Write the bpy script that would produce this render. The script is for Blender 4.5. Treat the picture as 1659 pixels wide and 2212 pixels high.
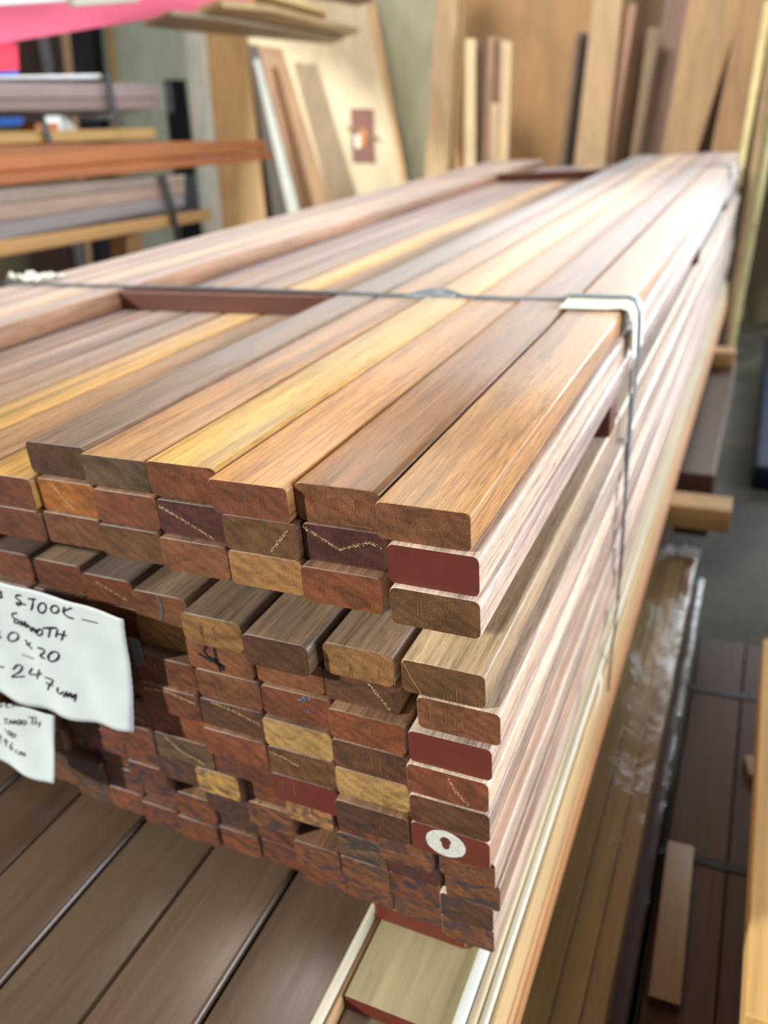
import bpy, bmesh, math, random
from mathutils import Vector, Matrix, noise
random.seed(7)
scene = bpy.context.scene
for o in list(bpy.data.objects): bpy.data.objects.remove(o)
C = scene.collection

# ------------------------------------------------------------------ camera
FPX = 1747.5
M3 = Matrix(((0.9112, 0.4063, -0.0676), (0.1244, -0.4280, -0.8952), (-0.3926, 0.8073, -0.4406)))
CAM = Vector((0.1993, -0.5751, 0.3015))
right = M3[0].normalized(); fwd = (M3[2] - M3[2].dot(right) * right).normalized(); down = fwd.cross(right).normalized()
if down.dot(M3[1]) < 0: down = -down
cd = bpy.data.cameras.new('camera'); cam = bpy.data.objects.new('camera', cd); C.objects.link(cam)
up = -down; back = -fwd
cam.matrix_world = Matrix(((right.x, up.x, back.x, CAM.x), (right.y, up.y, back.y, CAM.y), (right.z, up.z, back.z, CAM.z), (0, 0, 0, 1)))
cd.sensor_fit = 'HORIZONTAL'; cd.sensor_width = 27.0; cd.lens = FPX / 1659 * 27.0
cd.clip_start = 0.02; cd.clip_end = 200
cd.dof.use_dof = True; cd.dof.focus_distance = 0.70; cd.dof.aperture_fstop = 3.5
scene.camera = cam

def at(u, v, ax, val):
    d = right * ((u - 829.5) / FPX) + down * ((v - 1106) / FPX) + fwd
    i = 'xyz'.index(ax)
    return CAM + d * ((val - CAM[i]) / d[i])
def at_plane(u, v, y0, k):          # plane y = y0 + k*z
    d = right * ((u - 829.5) / FPX) + down * ((v - 1106) / FPX) + fwd
    s = (y0 + k * CAM.z - CAM.y) / (d.y - k * d.z)
    return CAM + d * s

# ------------------------------------------------------------------ world, lamps, exposure
FLOOR = -1.40
w = bpy.data.worlds.new('World'); scene.world = w; w.use_nodes = True
bg = w.node_tree.nodes['Background']; bg.inputs[0].default_value = (0.80, 0.88, 1.0, 1); bg.inputs[1].default_value = 0.21
scene.view_settings.view_transform = 'Standard'; scene.view_settings.look = 'None'
scene.view_settings.exposure = 0.0; scene.view_settings.gamma = 1; scene.view_settings.use_curve_mapping = False

def area(name, loc, target, sx, sy, power, col):
    l = bpy.data.lights.new(name, 'AREA'); l.shape = 'RECTANGLE'; l.size = sx; l.size_y = sy; l.energy = power; l.color = col
    o = bpy.data.objects.new(name, l); C.objects.link(o); o.location = loc
    o.rotation_euler = (Vector(target) - Vector(loc)).to_track_quat('-Z', 'Y').to_euler(); return o
area('daylight_from_right_door', (3.3, 1.15, 0.60), (0.0, 1.0, -0.25), 4.4, 1.4, 130, (0.84, 0.91, 1.0)).data.spread = math.radians(105)
area('side_sheen_fill', (2.0, 5.9, 0.15), (0.0, 0.8, -0.3), 1.5, 1.7, 55, (0.84, 0.92, 1.0)).data.spread = math.radians(110)  # unseen source added to whiten the stack's sides with sheen
area('back_glare_fill', (-0.2, 6.45, 1.45), (-0.4, 1.5, 0.0), 3.6, 0.8, 52, (0.86, 0.94, 1.0)).data.spread = math.radians(150)  # no window here; added behind to put glare on the board tops
area('near_tops_fill', (-1.3, 0.7, 3.2), (-0.7, 0.9, -0.2), 1.6, 1.2, 62, (1.0, 0.92, 0.80))  # fill added overhead to warm the near board tops
area('rack_back_fill', (-2.0, 2.6, 3.4), (-1.4, 5.4, 0.2), 1.8, 1.0, 160, (1.0, 0.98, 0.95))  # fill added to brighten the rack and the back boards
s = bpy.data.lights.new('sun_through_added_opening', 'SUN'); s.energy = 5.0; s.angle = math.radians(3.0); s.color = (0.93, 1.0, 0.94)  # aimed through the opening added in the unseen left wall
so = bpy.data.objects.new('sun_through_added_opening', s); C.objects.link(so)
so.rotation_euler = Vector((0.70, 0.62, -0.44)).to_track_quat('-Z', 'Y').to_euler(); so.location = (-8, -1, 5)

# ------------------------------------------------------------------ materials
def lin(c): return tuple(((x / 255 + .055) / 1.055) ** 2.4 if x / 255 > .04045 else x / 255 / 12.92 for x in c)
def mat(name):
    m = bpy.data.materials.new(name); m.use_nodes = True
    nt = m.node_tree; return m, nt, nt.nodes['Principled BSDF'], nt.links
def node(nt, t, **k):
    n = nt.nodes.new(t)
    for a, b in k.items(): setattr(n, a, b)
    return n
def math_n(nt, op, a, b=None, c=None):
    n = node(nt, 'ShaderNodeMath', operation=op)
    for i, x in enumerate((a, b, c)):
        if x is None: continue
        if isinstance(x, (int, float)): n.inputs[i].default_value = x
        else: nt.links.new(x, n.inputs[i])
    return n.outputs[0]
def scale_col(nt, col, fac):
    n = node(nt, 'ShaderNodeVectorMath', operation='SCALE'); nt.links.new(col, n.inputs[0])
    if isinstance(fac, (int, float)): n.inputs['Scale'].default_value = fac
    else: nt.links.new(fac, n.inputs['Scale'])
    return n.outputs[0]
def mixc(nt, fac, a, b):
    n = node(nt, 'ShaderNodeMix', data_type='RGBA')
    for s_, x in ((n.inputs[0], fac), (n.inputs[6], a), (n.inputs[7], b)):
        if isinstance(x, (int, float)): s_.default_value = x
        elif isinstance(x, tuple): s_.default_value = (*x, 1)
        else: nt.links.new(x, s_)
    return n.outputs[2]
def ramp(nt, x, stops):
    n = node(nt, 'ShaderNodeValToRGB'); nt.links.new(x, n.inputs[0]); e = n.color_ramp.elements
    while len(e) < len(stops): e.new(.5)
    for i, (p, v) in enumerate(stops):
        e[i].position = p; e[i].color = (v, v, v, 1) if isinstance(v, (int, float)) else (*v, 1)
    return n.outputs[0]
def coords(nt, sc, rnd=True, axis=None):
    tc = node(nt, 'ShaderNodeTexCoord'); mp = node(nt, 'ShaderNodeMapping'); mp.inputs['Scale'].default_value = sc
    if rnd:
        oi = node(nt, 'ShaderNodeObjectInfo'); ad = node(nt, 'ShaderNodeVectorMath', operation='ADD')
        cm = node(nt, 'ShaderNodeCombineXYZ')
        nt.links.new(math_n(nt, 'MULTIPLY', oi.outputs['Random'], 37.0), cm.inputs[0])
        nt.links.new(math_n(nt, 'MULTIPLY', oi.outputs['Random'], 91.0), cm.inputs[1])
        nt.links.new(math_n(nt, 'MULTIPLY', oi.outputs['Random'], 53.0), cm.inputs[2])
        nt.links.new(tc.outputs['Object'], mp.inputs[0]); nt.links.new(mp.outputs[0], ad.inputs[0]); nt.links.new(cm.outputs[0], ad.inputs[1])
        return ad.outputs[0]
    nt.links.new(tc.outputs['Object'], mp.inputs[0]); return mp.outputs[0]
def noise_n(nt, vec, scale=1, detail=3, rough=.5, dist=0):
    n = node(nt, 'ShaderNodeTexNoise'); nt.links.new(vec, n.inputs['Vector'])
    n.inputs['Scale'].default_value = scale; n.inputs['Detail'].default_value = detail
    n.inputs['Roughness'].default_value = rough; n.inputs['Distortion'].default_value = dist
    return n.outputs[0]
def bump(nt, h, strength, dist, bsdf):
    b = node(nt, 'ShaderNodeBump'); b.inputs['Strength'].default_value = strength; b.inputs['Distance'].default_value = dist
    nt.links.new(h, b.inputs['Height']); nt.links.new(b.outputs[0], bsdf.inputs['Normal'])

def wood(name, gx=1.0, contrast=1.0, rough=.42, fine=1.0, along='y', spec=.5, pores=.38, sheen=.0):
    """planed timber; grain runs along the object's y; the tint is the object's own colour"""
    m, nt, b, L = mat(name)
    def sc(a, l): return (a, l, a) if along == 'y' else ((l, a, a) if along == 'x' else (a, a, l))
    oi = node(nt, 'ShaderNodeObjectInfo')
    n1 = noise_n(nt, coords(nt, sc(16 * gx, .9)), 1, 3, .55, .6)
    n2 = noise_n(nt, coords(nt, sc(120 * gx, 3.2)), 1, 5, .68, 1.1)
    n3 = noise_n(nt, coords(nt, sc(650 * fine, 26)), 1, 2, .6)
    a = ramp(nt, n1, [(.30, 1 - .42 * contrast), (.52, 1.0), (.72, 1 + .34 * contrast)])
    c = ramp(nt, n2, [(.30, 1 - .50 * contrast), (.47, 1 - .04 * contrast), (.72, 1 + .30 * contrast)])
    p = ramp(nt, n3, [(.34, 1 - pores), (.46, 1.0), (.62, 1.0), (.72, 1 + pores * 1.4)])
    f = math_n(nt, 'MULTIPLY', math_n(nt, 'MULTIPLY', a, c), p)
    col = scale_col(nt, oi.outputs['Color'], f)
    warm = mixc(nt, math_n(nt, 'MULTIPLY', ramp(nt, n1, [(.5, 0.0), (.75, 1.0)]), .35), col, scale_col(nt, col, 1.0))
    L.new(warm, b.inputs['Base Color'])
    r = math_n(nt, 'ADD', math_n(nt, 'MULTIPLY', n2, .22), rough - .11)
    L.new(r, b.inputs['Roughness']); b.inputs['Specular IOR Level'].default_value = spec
    b.inputs['Sheen Weight'].default_value = sheen; b.inputs['Sheen Roughness'].default_value = .35; b.inputs['Sheen Tint'].default_value = (.93, .96, 1.0, 1)
    bump(nt, math_n(nt, 'ADD', n2, math_n(nt, 'MULTIPLY', n3, .5)), .22, .0006, b)
    return m
def end_grain():
    m, nt, b, L = mat('sawn_end_grain')
    at_ = node(nt, 'ShaderNodeAttribute', attribute_type='OBJECT', attribute_name='end_col')
    sm = node(nt, 'ShaderNodeAttribute', attribute_type='OBJECT', attribute_name='smudge')
    n1 = noise_n(nt, coords(nt, (22, 22, 40)), 1, 4, .6, 1.2)
    v = coords(nt, (1, 1, 1.6))
    wv = node(nt, 'ShaderNodeTexWave', wave_type='BANDS', bands_direction='DIAGONAL'); L.new(v, wv.inputs['Vector'])
    wv.inputs['Scale'].default_value = 26; wv.inputs['Distortion'].default_value = 9; wv.inputs['Detail'].default_value = 3; wv.inputs['Detail Scale'].default_value = .7
    n3 = noise_n(nt, coords(nt, (900, 900, 900)), 1, 2, .6)
    n4 = noise_n(nt, coords(nt, (380, 380, 90)), 1, 3, .6)
    f = math_n(nt, 'MULTIPLY', ramp(nt, n1, [(.3, .55), (.5, 1.0), (.7, 1.35)]), ramp(nt, wv.outputs[0], [(0.0, .86), (.6, 1.04), (1.0, 1.10)]))
    f = math_n(nt, 'MULTIPLY', f, ramp(nt, n3, [(.3, .65), (.5, 1.0), (.7, 1.35)]))
    col = scale_col(nt, at_.outputs['Color'], f)
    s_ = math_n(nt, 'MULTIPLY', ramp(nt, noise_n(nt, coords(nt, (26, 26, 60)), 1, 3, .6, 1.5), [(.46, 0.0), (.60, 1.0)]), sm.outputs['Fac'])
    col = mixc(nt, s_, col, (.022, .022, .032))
    L.new(col, b.inputs['Base Color']); b.inputs['Roughness'].default_value = .62; b.inputs['Specular IOR Level'].default_value = .35
    bump(nt, math_n(nt, 'ADD', n4, math_n(nt, 'MULTIPLY', n3, .5)), .6, .0012, b)
    return m
def plain(name, col, rough=.6, spec=.4, nz=0.12, nsc=40, metal=0, bmp=0):
    m, nt, b, L = mat(name)
    n = noise_n(nt, coords(nt, (nsc,) * 3), 1, 4, .6)
    rgb = node(nt, 'ShaderNodeRGB'); rgb.outputs[0].default_value = (*col, 1)
    L.new(scale_col(nt, rgb.outputs[0], ramp(nt, n, [(.3, 1 - nz), (.7, 1 + nz)])), b.inputs['Base Color'])
    b.inputs['Roughness'].default_value = rough; b.inputs['Specular IOR Level'].default_value = spec; b.inputs['Metallic'].default_value = metal
    if bmp: bump(nt, n, bmp, .002, b)
    return m
def plastic_wrap():
    m, nt, b, L = mat('clear_plastic_wrap'); out = nt.nodes['Material Output']; nt.nodes.remove(b)
    tr = node(nt, 'ShaderNodeBsdfTransparent'); tr.inputs[0].default_value = (.93, .95, .96, 1)
    gl = node(nt, 'ShaderNodeBsdfGlossy'); gl.inputs['Roughness'].default_value = .22; gl.inputs[0].default_value = (.8, .8, .8, 1)
    df = node(nt, 'ShaderNodeBsdfDiffuse'); df.inputs[0].default_value = (.8, .82, .85, 1)
    n = noise_n(nt, coords(nt, (14, 7, 14)), 1, 4, .65, 2.0)
    bp = node(nt, 'ShaderNodeBump'); bp.inputs['Strength'].default_value = .5; bp.inputs['Distance'].default_value = .012
    L.new(n, bp.inputs['Height']); L.new(bp.outputs[0], gl.inputs['Normal']); L.new(bp.outputs[0], df.inputs['Normal'])
    fr = node(nt, 'ShaderNodeLayerWeight'); fr.inputs[0].default_value = .22; L.new(bp.outputs[0], fr.inputs['Normal'])
    m1 = node(nt, 'ShaderNodeMixShader'); m1.inputs[0].default_value = .04; L.new(tr.outputs[0], m1.inputs[1]); L.new(df.outputs[0], m1.inputs[2])
    m2 = node(nt, 'ShaderNodeMixShader'); L.new(math_n(nt, 'MULTIPLY', fr.outputs['Fresnel'], .18), m2.inputs[0]); L.new(m1.outputs[0], m2.inputs[1]); L.new(gl.outputs[0], m2.inputs[2])
    L.new(m2.outputs[0], out.inputs[0]); return m
def plywood(name):
    m, nt, b, L = mat(name)
    oi = node(nt, 'ShaderNodeObjectInfo')
    n1 = noise_n(nt, coords(nt, (3.0, 3.0, 1.1)), 1, 5, .6, 1.6); n2 = noise_n(nt, coords(nt, (40, 40, 2.0)), 1, 3, .6, .4)
    f = math_n(nt, 'MULTIPLY', ramp(nt, n1, [(.3, .80), (.5, 1.0), (.7, 1.10)]), ramp(nt, n2, [(.3, .90), (.7, 1.07)]))
    L.new(scale_col(nt, oi.outputs['Color'], f), b.inputs['Base Color']); b.inputs['Roughness'].default_value = .6
    return m
def concrete():
    m, nt, b, L = mat('worn_concrete')
    n1 = noise_n(nt, coords(nt, (1.6, 1.6, 1.6), False), 1, 6, .65, .8); n2 = noise_n(nt, coords(nt, (30, 30, 30), False), 1, 4, .7)
    c = mixc(nt, ramp(nt, n1, [(.35, 0.0), (.65, 1.0)]), (.085, .088, .07), (.20, .19, .145))
    L.new(scale_col(nt, c, ramp(nt, n2, [(.3, .8), (.7, 1.2)])), b.inputs['Base Color']); b.inputs['Roughness'].default_value = .75
    bump(nt, n2, .3, .003, b); return m

MW = wood('planed_hardwood', rough=.40, contrast=1.15, sheen=.38)
MDECK = wood('oiled_decking_face', gx=.5, contrast=.45, rough=.27, pores=.06, spec=.6)
ME = end_grain()
MDK = wood('decking_face', gx=.5, contrast=.45, rough=.42, pores=.06, spec=.3)
MPI = wood('pine_moulding', gx=1.2, contrast=.45, rough=.5, pores=.08)
MSV = wood('standing_board', gx=.7, contrast=.45, rough=.6, along='z', pores=.05)
MPLY = plywood('veneered_plywood')
MCON = concrete()
MRED = plain('red_wax_end_paint', lin((100, 41, 31)), .45, .45, .10, 60, bmp=.15)
MSTR = plain('grey_plastic_strap', lin((92, 100, 108)), .35, .5, .12, 120)
MDSTR = plain('dark_plastic_strap', lin((34, 36, 40)), .4, .5, .1, 120)
MCARD = plain('white_edge_card', lin((222, 220, 205)), .6, .35, .05, 60)
MPAPER = plain('white_paper', lin((208, 211, 208)), .75, .25, .02, 12)
MINK = plain('black_marker_ink', lin((22, 20, 24)), .5, .3, .05)
MSTPL = plain('galvanised_staple', lin((150, 148, 140)), .35, .6, .05, metal=.7)
MCHALK = plain('yellow_white_chalk', lin((226, 190, 140)), .9, .1, .2, 400)
MCUT = plain('stamped_groove', lin((44, 24, 16)), .8, .2, .1, 300)
MCUTL = plain('stamped_groove_edge', lin((190, 130, 80)), .8, .2, .1, 300)
MRING = plain('silver_white_paint', lin((205, 200, 190)), .55, .4, .25, 500, bmp=.4)
MBLUE = plain('blue_paint', lin((40, 120, 170)), .6, .3, .2, 300)
MGREYP = plain('grey_paint', lin((86, 84, 88)), .7, .3, .1, 300)
MPINK = plain('pink_sheeting', lin((228, 100, 132)), .55, .4, .06, 3)
MHOT = plain('red_pink_sheeting', lin((226, 60, 84)), .5, .4, .06, 3)
MNAVY = plain('navy_tarpaulin', lin((30, 44, 72)), .6, .4, .3, 6, bmp=.5)
MBLUEB = plain('bright_blue_sheeting', lin((30, 110, 215)), .5, .4, .1, 6)
MBLACK = plain('black_board_face', lin((14, 14, 17)), .6, .3, .1, 8)
MDARK = plain('charcoal_board_face', lin((46, 46, 52)), .5, .4, .1, 8)
MWHITE = plain('white_foam_sheet', lin((228, 232, 232)), .6, .3, .04, 8)
MWALL = plain('plastered_wall', lin((150, 140, 112)), .85, .2, .08, 2)
MCEIL = plain('ceiling_sheeting', lin((168, 166, 160)), .8, .2, .05, 2)
MRUST = plain('red_brown_stencil_paint', lin((128, 88, 78)), .7, .3, .15, 30)
MWRAP = plastic_wrap()

# ------------------------------------------------------------------ object helpers
def props(o, label=None, cat=None, group=None, kind=None):
    if label: o['label'] = label
    if cat: o['category'] = cat
    if group: o['group'] = group
    if kind: o['kind'] = kind
    return o
def link(name, me, mats, parent=None, color=None):
    o = bpy.data.objects.new(name, me); C.objects.link(o)
    if not me.materials:
        for m in (mats if isinstance(mats, (list, tuple)) else [mats]): me.materials.append(m)
    if parent: o.parent = parent
    if color: o.color = (*color, 1)
    return o
def empty(name, loc=(0, 0, 0), rz=0):
    o = bpy.data.objects.new(name, None); C.objects.link(o); o.location = loc; o.rotation_euler = (0, 0, rz); o.empty_display_size = .05; return o
def me_from(verts, faces, name='m', smooth=False, mi=None):
    me = bpy.data.meshes.new(name); me.from_pydata([tuple(v) for v in verts], [], faces); me.update()
    bm = bmesh.new(); bm.from_mesh(me); bmesh.ops.recalc_face_normals(bm, faces=bm.faces); bm.to_mesh(me); bm.free()
    if smooth:
        for p in me.polygons: p.use_smooth = True
    if mi:
        for i, k in mi.items(): me.polygons[i].material_index = k
    return me
def rrect(w_, h_, r, n=4):
    pts = []
    for cx, cz, a0 in ((w_ / 2 - r, h_ / 2 - r, 0), (-w_ / 2 + r, h_ / 2 - r, 90), (-w_ / 2 + r, -h_ / 2 + r, 180), (w_ / 2 - r, -h_ / 2 + r, 270)):
        for k in range(n + 1):
            a = math.radians(a0 + 90 * k / n); pts.append((cx + r * math.cos(a), cz + r * math.sin(a)))
    return pts
def board_mesh(w_, h_, L, r, segs=1, bow=0.0, n=4):
    """length along +y from 0, top at z=0, right side at x=0; rounded arrises; end faces use slot 1"""
    pts = rrect(w_, h_, r, n); N = len(pts); v = []; f = []
    ys = [0, .0012] + [L * k / segs for k in range(1, segs)] + [L - .0012, L]
    for y in ys:
        t = .9 if y in (0, L) else 1.0
        ins = .0007 if y in (0, L) else 0
        b = bow * math.sin(math.pi * y / L)
        for x, z in pts:
            v.append((x * (1 - 2 * ins / w_) - w_ / 2 + b, y, z * (1 - 2 * ins / h_) - h_ / 2))
    for k in range(len(ys) - 1):
        for i in range(N):
            j = (i + 1) % N; f.append((k * N + i, k * N + j, (k + 1) * N + j, (k + 1) * N + i))
    ns = len(f); f.append(tuple(range(N))); f.append(tuple((len(ys) - 1) * N + i for i in range(N)))
    me = bpy.data.meshes.new('board'); me.from_pydata(v, [], f); me.update()
    bm = bmesh.new(); bm.from_mesh(me); bmesh.ops.recalc_face_normals(bm, faces=bm.faces); bm.to_mesh(me); bm.free()
    for p in me.polygons:
        if p.index >= ns: p.material_index = 1
        else: p.use_smooth = True
    return me
def box_me(x0, x1, y0, y1, z0, z1, bev=.002, segs=2):
    bm = bmesh.new(); bmesh.ops.create_cube(bm, size=1)
    bmesh.ops.scale(bm, vec=(x1 - x0, y1 - y0, z1 - z0), verts=bm.verts); bmesh.ops.translate(bm, vec=((x0 + x1) / 2, (y0 + y1) / 2, (z0 + z1) / 2), verts=bm.verts)
    if bev: bmesh.ops.bevel(bm, geom=bm.edges[:], offset=bev, segments=segs, profile=.5, affect='EDGES')
    me = bpy.data.meshes.new('box'); bm.to_mesh(me); bm.free(); return me
def local(me, loc):
    me.transform(Matrix.Translation(-Vector(loc)))
def box(name, x0, x1, y0, y1, z0, z1, m, color=None, parent=None, bev=.002, rz=0):
    cx, cy = (x0 + x1) / 2, (y0 + y1) / 2
    me = box_me(x0 - cx, x1 - cx, y0 - cy, y1 - cy, 0, z1 - z0, bev)
    o = link(name, me, m, parent, color); o.location = (cx, cy, z0); o.rotation_euler = (0, 0, rz); return o
def tube_me(path, hw, hh, nrm=None, closed=False):
    """flat strap along a path: width 2*hw along `nrm`, thickness 2*hh"""
    v = []; f = []; P = [Vector(p) for p in path]
    for i, p in enumerate(P):
        t = (P[min(i + 1, len(P) - 1)] - P[max(i - 1, 0)]).normalized()
        a = (nrm[i] if isinstance(nrm, list) else nrm); a = (Vector(a) - Vector(a).dot(t) * t).normalized(); b = t.cross(a)
        for sx, sy in ((1, 1), (-1, 1), (-1, -1), (1, -1)): v.append(p + a * hw * sx + b * hh * sy)
    for i in range(len(P) - 1):
        for k in range(4):
            j = (k + 1) % 4; f.append((i * 4 + k, i * 4 + j, i * 4 + 4 + j, i * 4 + 4 + k))
    f.append((0, 1, 2, 3)); n = (len(P) - 1) * 4; f.append((n, n + 1, n + 2, n + 3))
    return me_from(v, f, 'strap')
def smooth_path(pts, n=8):
    P = [Vector(p) for p in pts]; out = []
    for i in range(len(P) - 1):
        p0, p1, p2, p3 = P[max(i - 1, 0)], P[i], P[i + 1], P[min(i + 2, len(P) - 1)]
        for k in range(n):
            t = k / n
            out.append(.5 * ((2 * p1) + (-p0 + p2) * t + (2 * p0 - 5 * p1 + 4 * p2 - p3) * t * t + (-p0 + 3 * p1 - 3 * p2 + p3) * t ** 3))
    out.append(P[-1]); return out
def slab_me(quad, thick):
    """a sheet from four world corners, thickened along its normal away from the viewer"""
    q = [Vector(p) for p in quad]; n = (q[1] - q[0]).cross(q[3] - q[0]).normalized()
    if n.dot(CAM - q[0]) > 0: n = -n
    v = q + [p + n * thick for p in q]
    return me_from(v, [(0, 1, 2, 3), (4, 5, 6, 7), (0, 1, 5, 4), (1, 2, 6, 5), (2, 3, 7, 6), (3, 0, 4, 7)], 'slab')
def bevel_mod(o, wd=.002, seg=2):
    md = o.modifiers.new('bevel', 'BEVEL'); md.width = wd; md.segments = seg; md.limit_method = 'ANGLE'; return o

# strokes on a plane: polylines of 3d points, each a flat ribbon facing -y
def ribbon_me(strokes, r, off=(0, -.0004, 0), th=.0002):
    v = []; f = []
    for st in strokes:
        P = [Vector(p) + Vector(off) for p in st]
        if len(P) == 1: P = [P[0], P[0] + Vector((r * .5, 0, 0))]
        base = len(v)
        for i, p in enumerate(P):
            t = (P[min(i + 1, len(P) - 1)] - P[max(i - 1, 0)]).normalized(); a = t.cross(Vector((0, -1, 0))).normalized()
            rr = r * (.8 + .35 * noise.noise(p * 160)) if 0 < i < len(P) - 1 else r * .7
            v += [p + a * rr + Vector((0, -th, 0)), p - a * rr + Vector((0, -th, 0)), p - a * rr, p + a * rr]
        for i in range(len(P) - 1):
            b = base + i * 4
            for k in range(4): f.append((b + k, b + (k + 1) % 4, b + 4 + (k + 1) % 4, b + 4 + k))
        f.append((base, base + 1, base + 2, base + 3)); b = base + (len(P) - 1) * 4; f.append((b, b + 1, b + 2, b + 3))
    return me_from(v, f, 'strokes')
def chalk_me(pts, r, dens=900, seed=0):
    rnd = random.Random(seed); v = []; f = []
    for i in range(len(pts) - 1):
        a, b = Vector(pts[i]), Vector(pts[i + 1]); d = b - a; n = Vector((-d.z, 0, d.x)).normalized(); cnt = max(3, int(d.length * dens * 3))
        for k in range(cnt):
            p = a + d * rnd.random() + n * rnd.gauss(0, r * .55); s_ = rnd.uniform(.25, .6) * .0011
            base = len(v); m_ = 5
            for j in range(m_):
                an = 6.283 * j / m_ + rnd.random(); v.append(p + Vector((math.cos(an) * s_, -.0005, math.sin(an) * s_ * rnd.uniform(.5, 1))))
            v.append(p + Vector((0, 0, 0)))
            f.append(tuple(base + j for j in range(m_)))
            for j in range(m_): f.append((base + j, base + (j + 1) % m_, base + m_))
    return me_from(v, f, 'chalk')

# ------------------------------------------------------------------ the setting
def struct(o): o['kind'] = 'structure'; return o
struct(box('floor', -8.0, 4.5, -3.0, 6.6, FLOOR - .1, FLOOR, MCON, bev=0))
struct(box('wall_back', -8.0, 4.5, 6.6, 6.7, FLOOR, 4.0, MWALL, bev=0))
struct(box('ceiling', -8.0, 4.5, -3.0, 6.7, 4.0, 4.1, MCEIL, bev=0))
def wall_left():
    # unseen wall; door opening added and sized to shape sunlight on the back wall
    v = []; f = []
    def bx(y0, y1, z0, z1):
        b = len(v)
        for x in (-7.1, -7.0):
            for y, z in ((y0, z0), (y1, z0), (y1, z1), (y0, z1)): v.append((x, y, z))
        f.extend([(b, b + 1, b + 2, b + 3), (b + 4, b + 5, b + 6, b + 7)] + [(b + i, b + (i + 1) % 4, b + 4 + (i + 1) % 4, b + 4 + i) for i in range(4)])
    bx(-3, -1.5, FLOOR, 4.0); bx(2.7, 6.6, FLOOR, 4.0); bx(-1.5, 2.7, 3.23, 4.0)
    struct(link('wall_left', me_from(v, f), MWALL))
wall_left()

# ------------------------------------------------------------------ the strapped stack of planed boards
T = .0407; G = .0534; H = .0402; PITCH = .0885; LEN = 4.44
TOPW = .0885
B1 = [board_mesh(TOPW, H, LEN, .0072, 12, b) for b in (0, .002, -.002)]
B1L = [board_mesh(TOPW, .0376, LEN, .0045, 12, b) for b in (0, .0015, -.001)]
B4 = [board_mesh(.0805, H, LEN, .0095, 8, b) for b in (0, .0007, -.0007)]
B5 = [board_mesh(.0890, H, LEN, .0062, 8, b) for b in (0, .0005, -.0005)]
B6 = [board_mesh(.0645, H, LEN, .0050, 8, b) for b in (0, .0004, -.0004)]
B2 = [board_mesh(.0868, H, LEN, .0062, 8, b) for b in (0, .0007, -.0007)]
ORD = ['first', 'second', 'third', 'fourth', 'fifth', 'sixth', 'seventh', 'eighth', 'ninth', 'tenth', 'eleventh', 'twelfth', 'thirteenth', 'fourteenth', 'fifteenth', 'sixteenth', 'seventeenth', 'eighteenth', 'nineteenth', 'twentieth', 'twenty-first', 'twenty-second']
ROWN = ['top', 'second', 'third', 'fourth', 'fifth', 'sixth', 'seventh', 'eighth', 'ninth', 'tenth', 'eleventh', 'twelfth', 'bottom']
ED = dict(
    brown=(lin((140, 84, 56)), 'brown'), dkbrown=(lin((104, 64, 46)), 'dark brown'), red=(lin((132, 72, 50)), 'reddish-brown'),
    orange=(lin((178, 104, 50)), 'orange-brown'), tan=(lin((176, 122, 78)), 'tan'), olive=(lin((122, 80, 52)), 'olive-brown'),
    pale=(lin((206, 156, 104)), 'pale tan'), purple=(lin((96, 48, 42)), 'dark purplish-brown'), grey=(lin((118, 86, 66)), 'grey-brown'),
    rust=(lin((146, 80, 50)), 'rust-brown'), cream=(lin((222, 164, 96)), 'light cream'))
ENDS = {
 1: ['brown', 'brown', 'red', 'rust', 'grey', 'dkbrown'],
 2: ['paint', 'purple', 'olive', 'purple', 'red', 'orange', 'red', 'brown'],
 3: ['olive', 'rust', 'tan', 'brown', 'olive', 'brown', 'red', 'brown'],
 4: ['olive', 'tan', 'dkbrown', 'tan', 'brown', 'red', 'red', 'red'],
 5: ['brown', 'dkbrown', 'brown', 'brown', 'tan', 'brown', 'red', 'red'],
 6: ['paint', 'rust', 'red', 'brown', 'red', 'olive', 'red', 'red'],
 7: ['red', 'dkbrown', 'pale', 'dkbrown', 'red', 'rust', 'red', 'dkbrown'],
 8: ['dkbrown', 'pale', 'olive', 'red', 'rust', 'red', 'dkbrown', 'tan'],
 9: ['paint', 'dkbrown', 'paint', 'red', 'grey', 'red', 'dkbrown', 'brown'],
 10: ['brown', 'brown', 'red', 'tan', 'rust', 'cream', 'dkbrown', 'red'],
 11: ['brown', 'purple', 'grey', 'rust', 'brown', 'dkbrown', 'red', 'red'],
 12: ['dkbrown', 'red', 'brown', 'brown', 'red', 'dkbrown', 'rust', 'red'],
 13: ['brown', 'brown', 'brown', 'red', 'red', 'rust', 'rust', 'red']}
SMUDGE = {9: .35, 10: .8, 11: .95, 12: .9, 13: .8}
BODY1 = [(180, 130, 80), (144, 98, 58), (176, 124, 72), (198, 154, 84), (164, 118, 74), (126, 98, 76)]  # first tone lightened to carry the glare on its side
BODY2 = {7: (200, 150, 76), 8: (146, 108, 74), 9: (206, 156, 82), 10: (150, 116, 88), 11: (140, 102, 80), 12: (150, 108, 76)}
DX = [0, .0085, .0108, .0081, .0231, .0162, .0138, .0148, .0141, .0166, .0203, .0114, .0112]
DY = [0, -.0056, -.0108, .0083, .0068, .0, -.0038, -.0051, -.0043, .0056, .011, .0138, .0169]
PY = {1: [0, .013, .002, .019, .021, .03], 2: [-.005, .010, .004, .014, .016, .022, .016], 3: [-.0108, -.002, .004, .006, .012, .018, .014], 4: [.008, .009, -.005, .008, .03, .042, .052],
      5: [.0068, .016, .018, .014, .034]}
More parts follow.
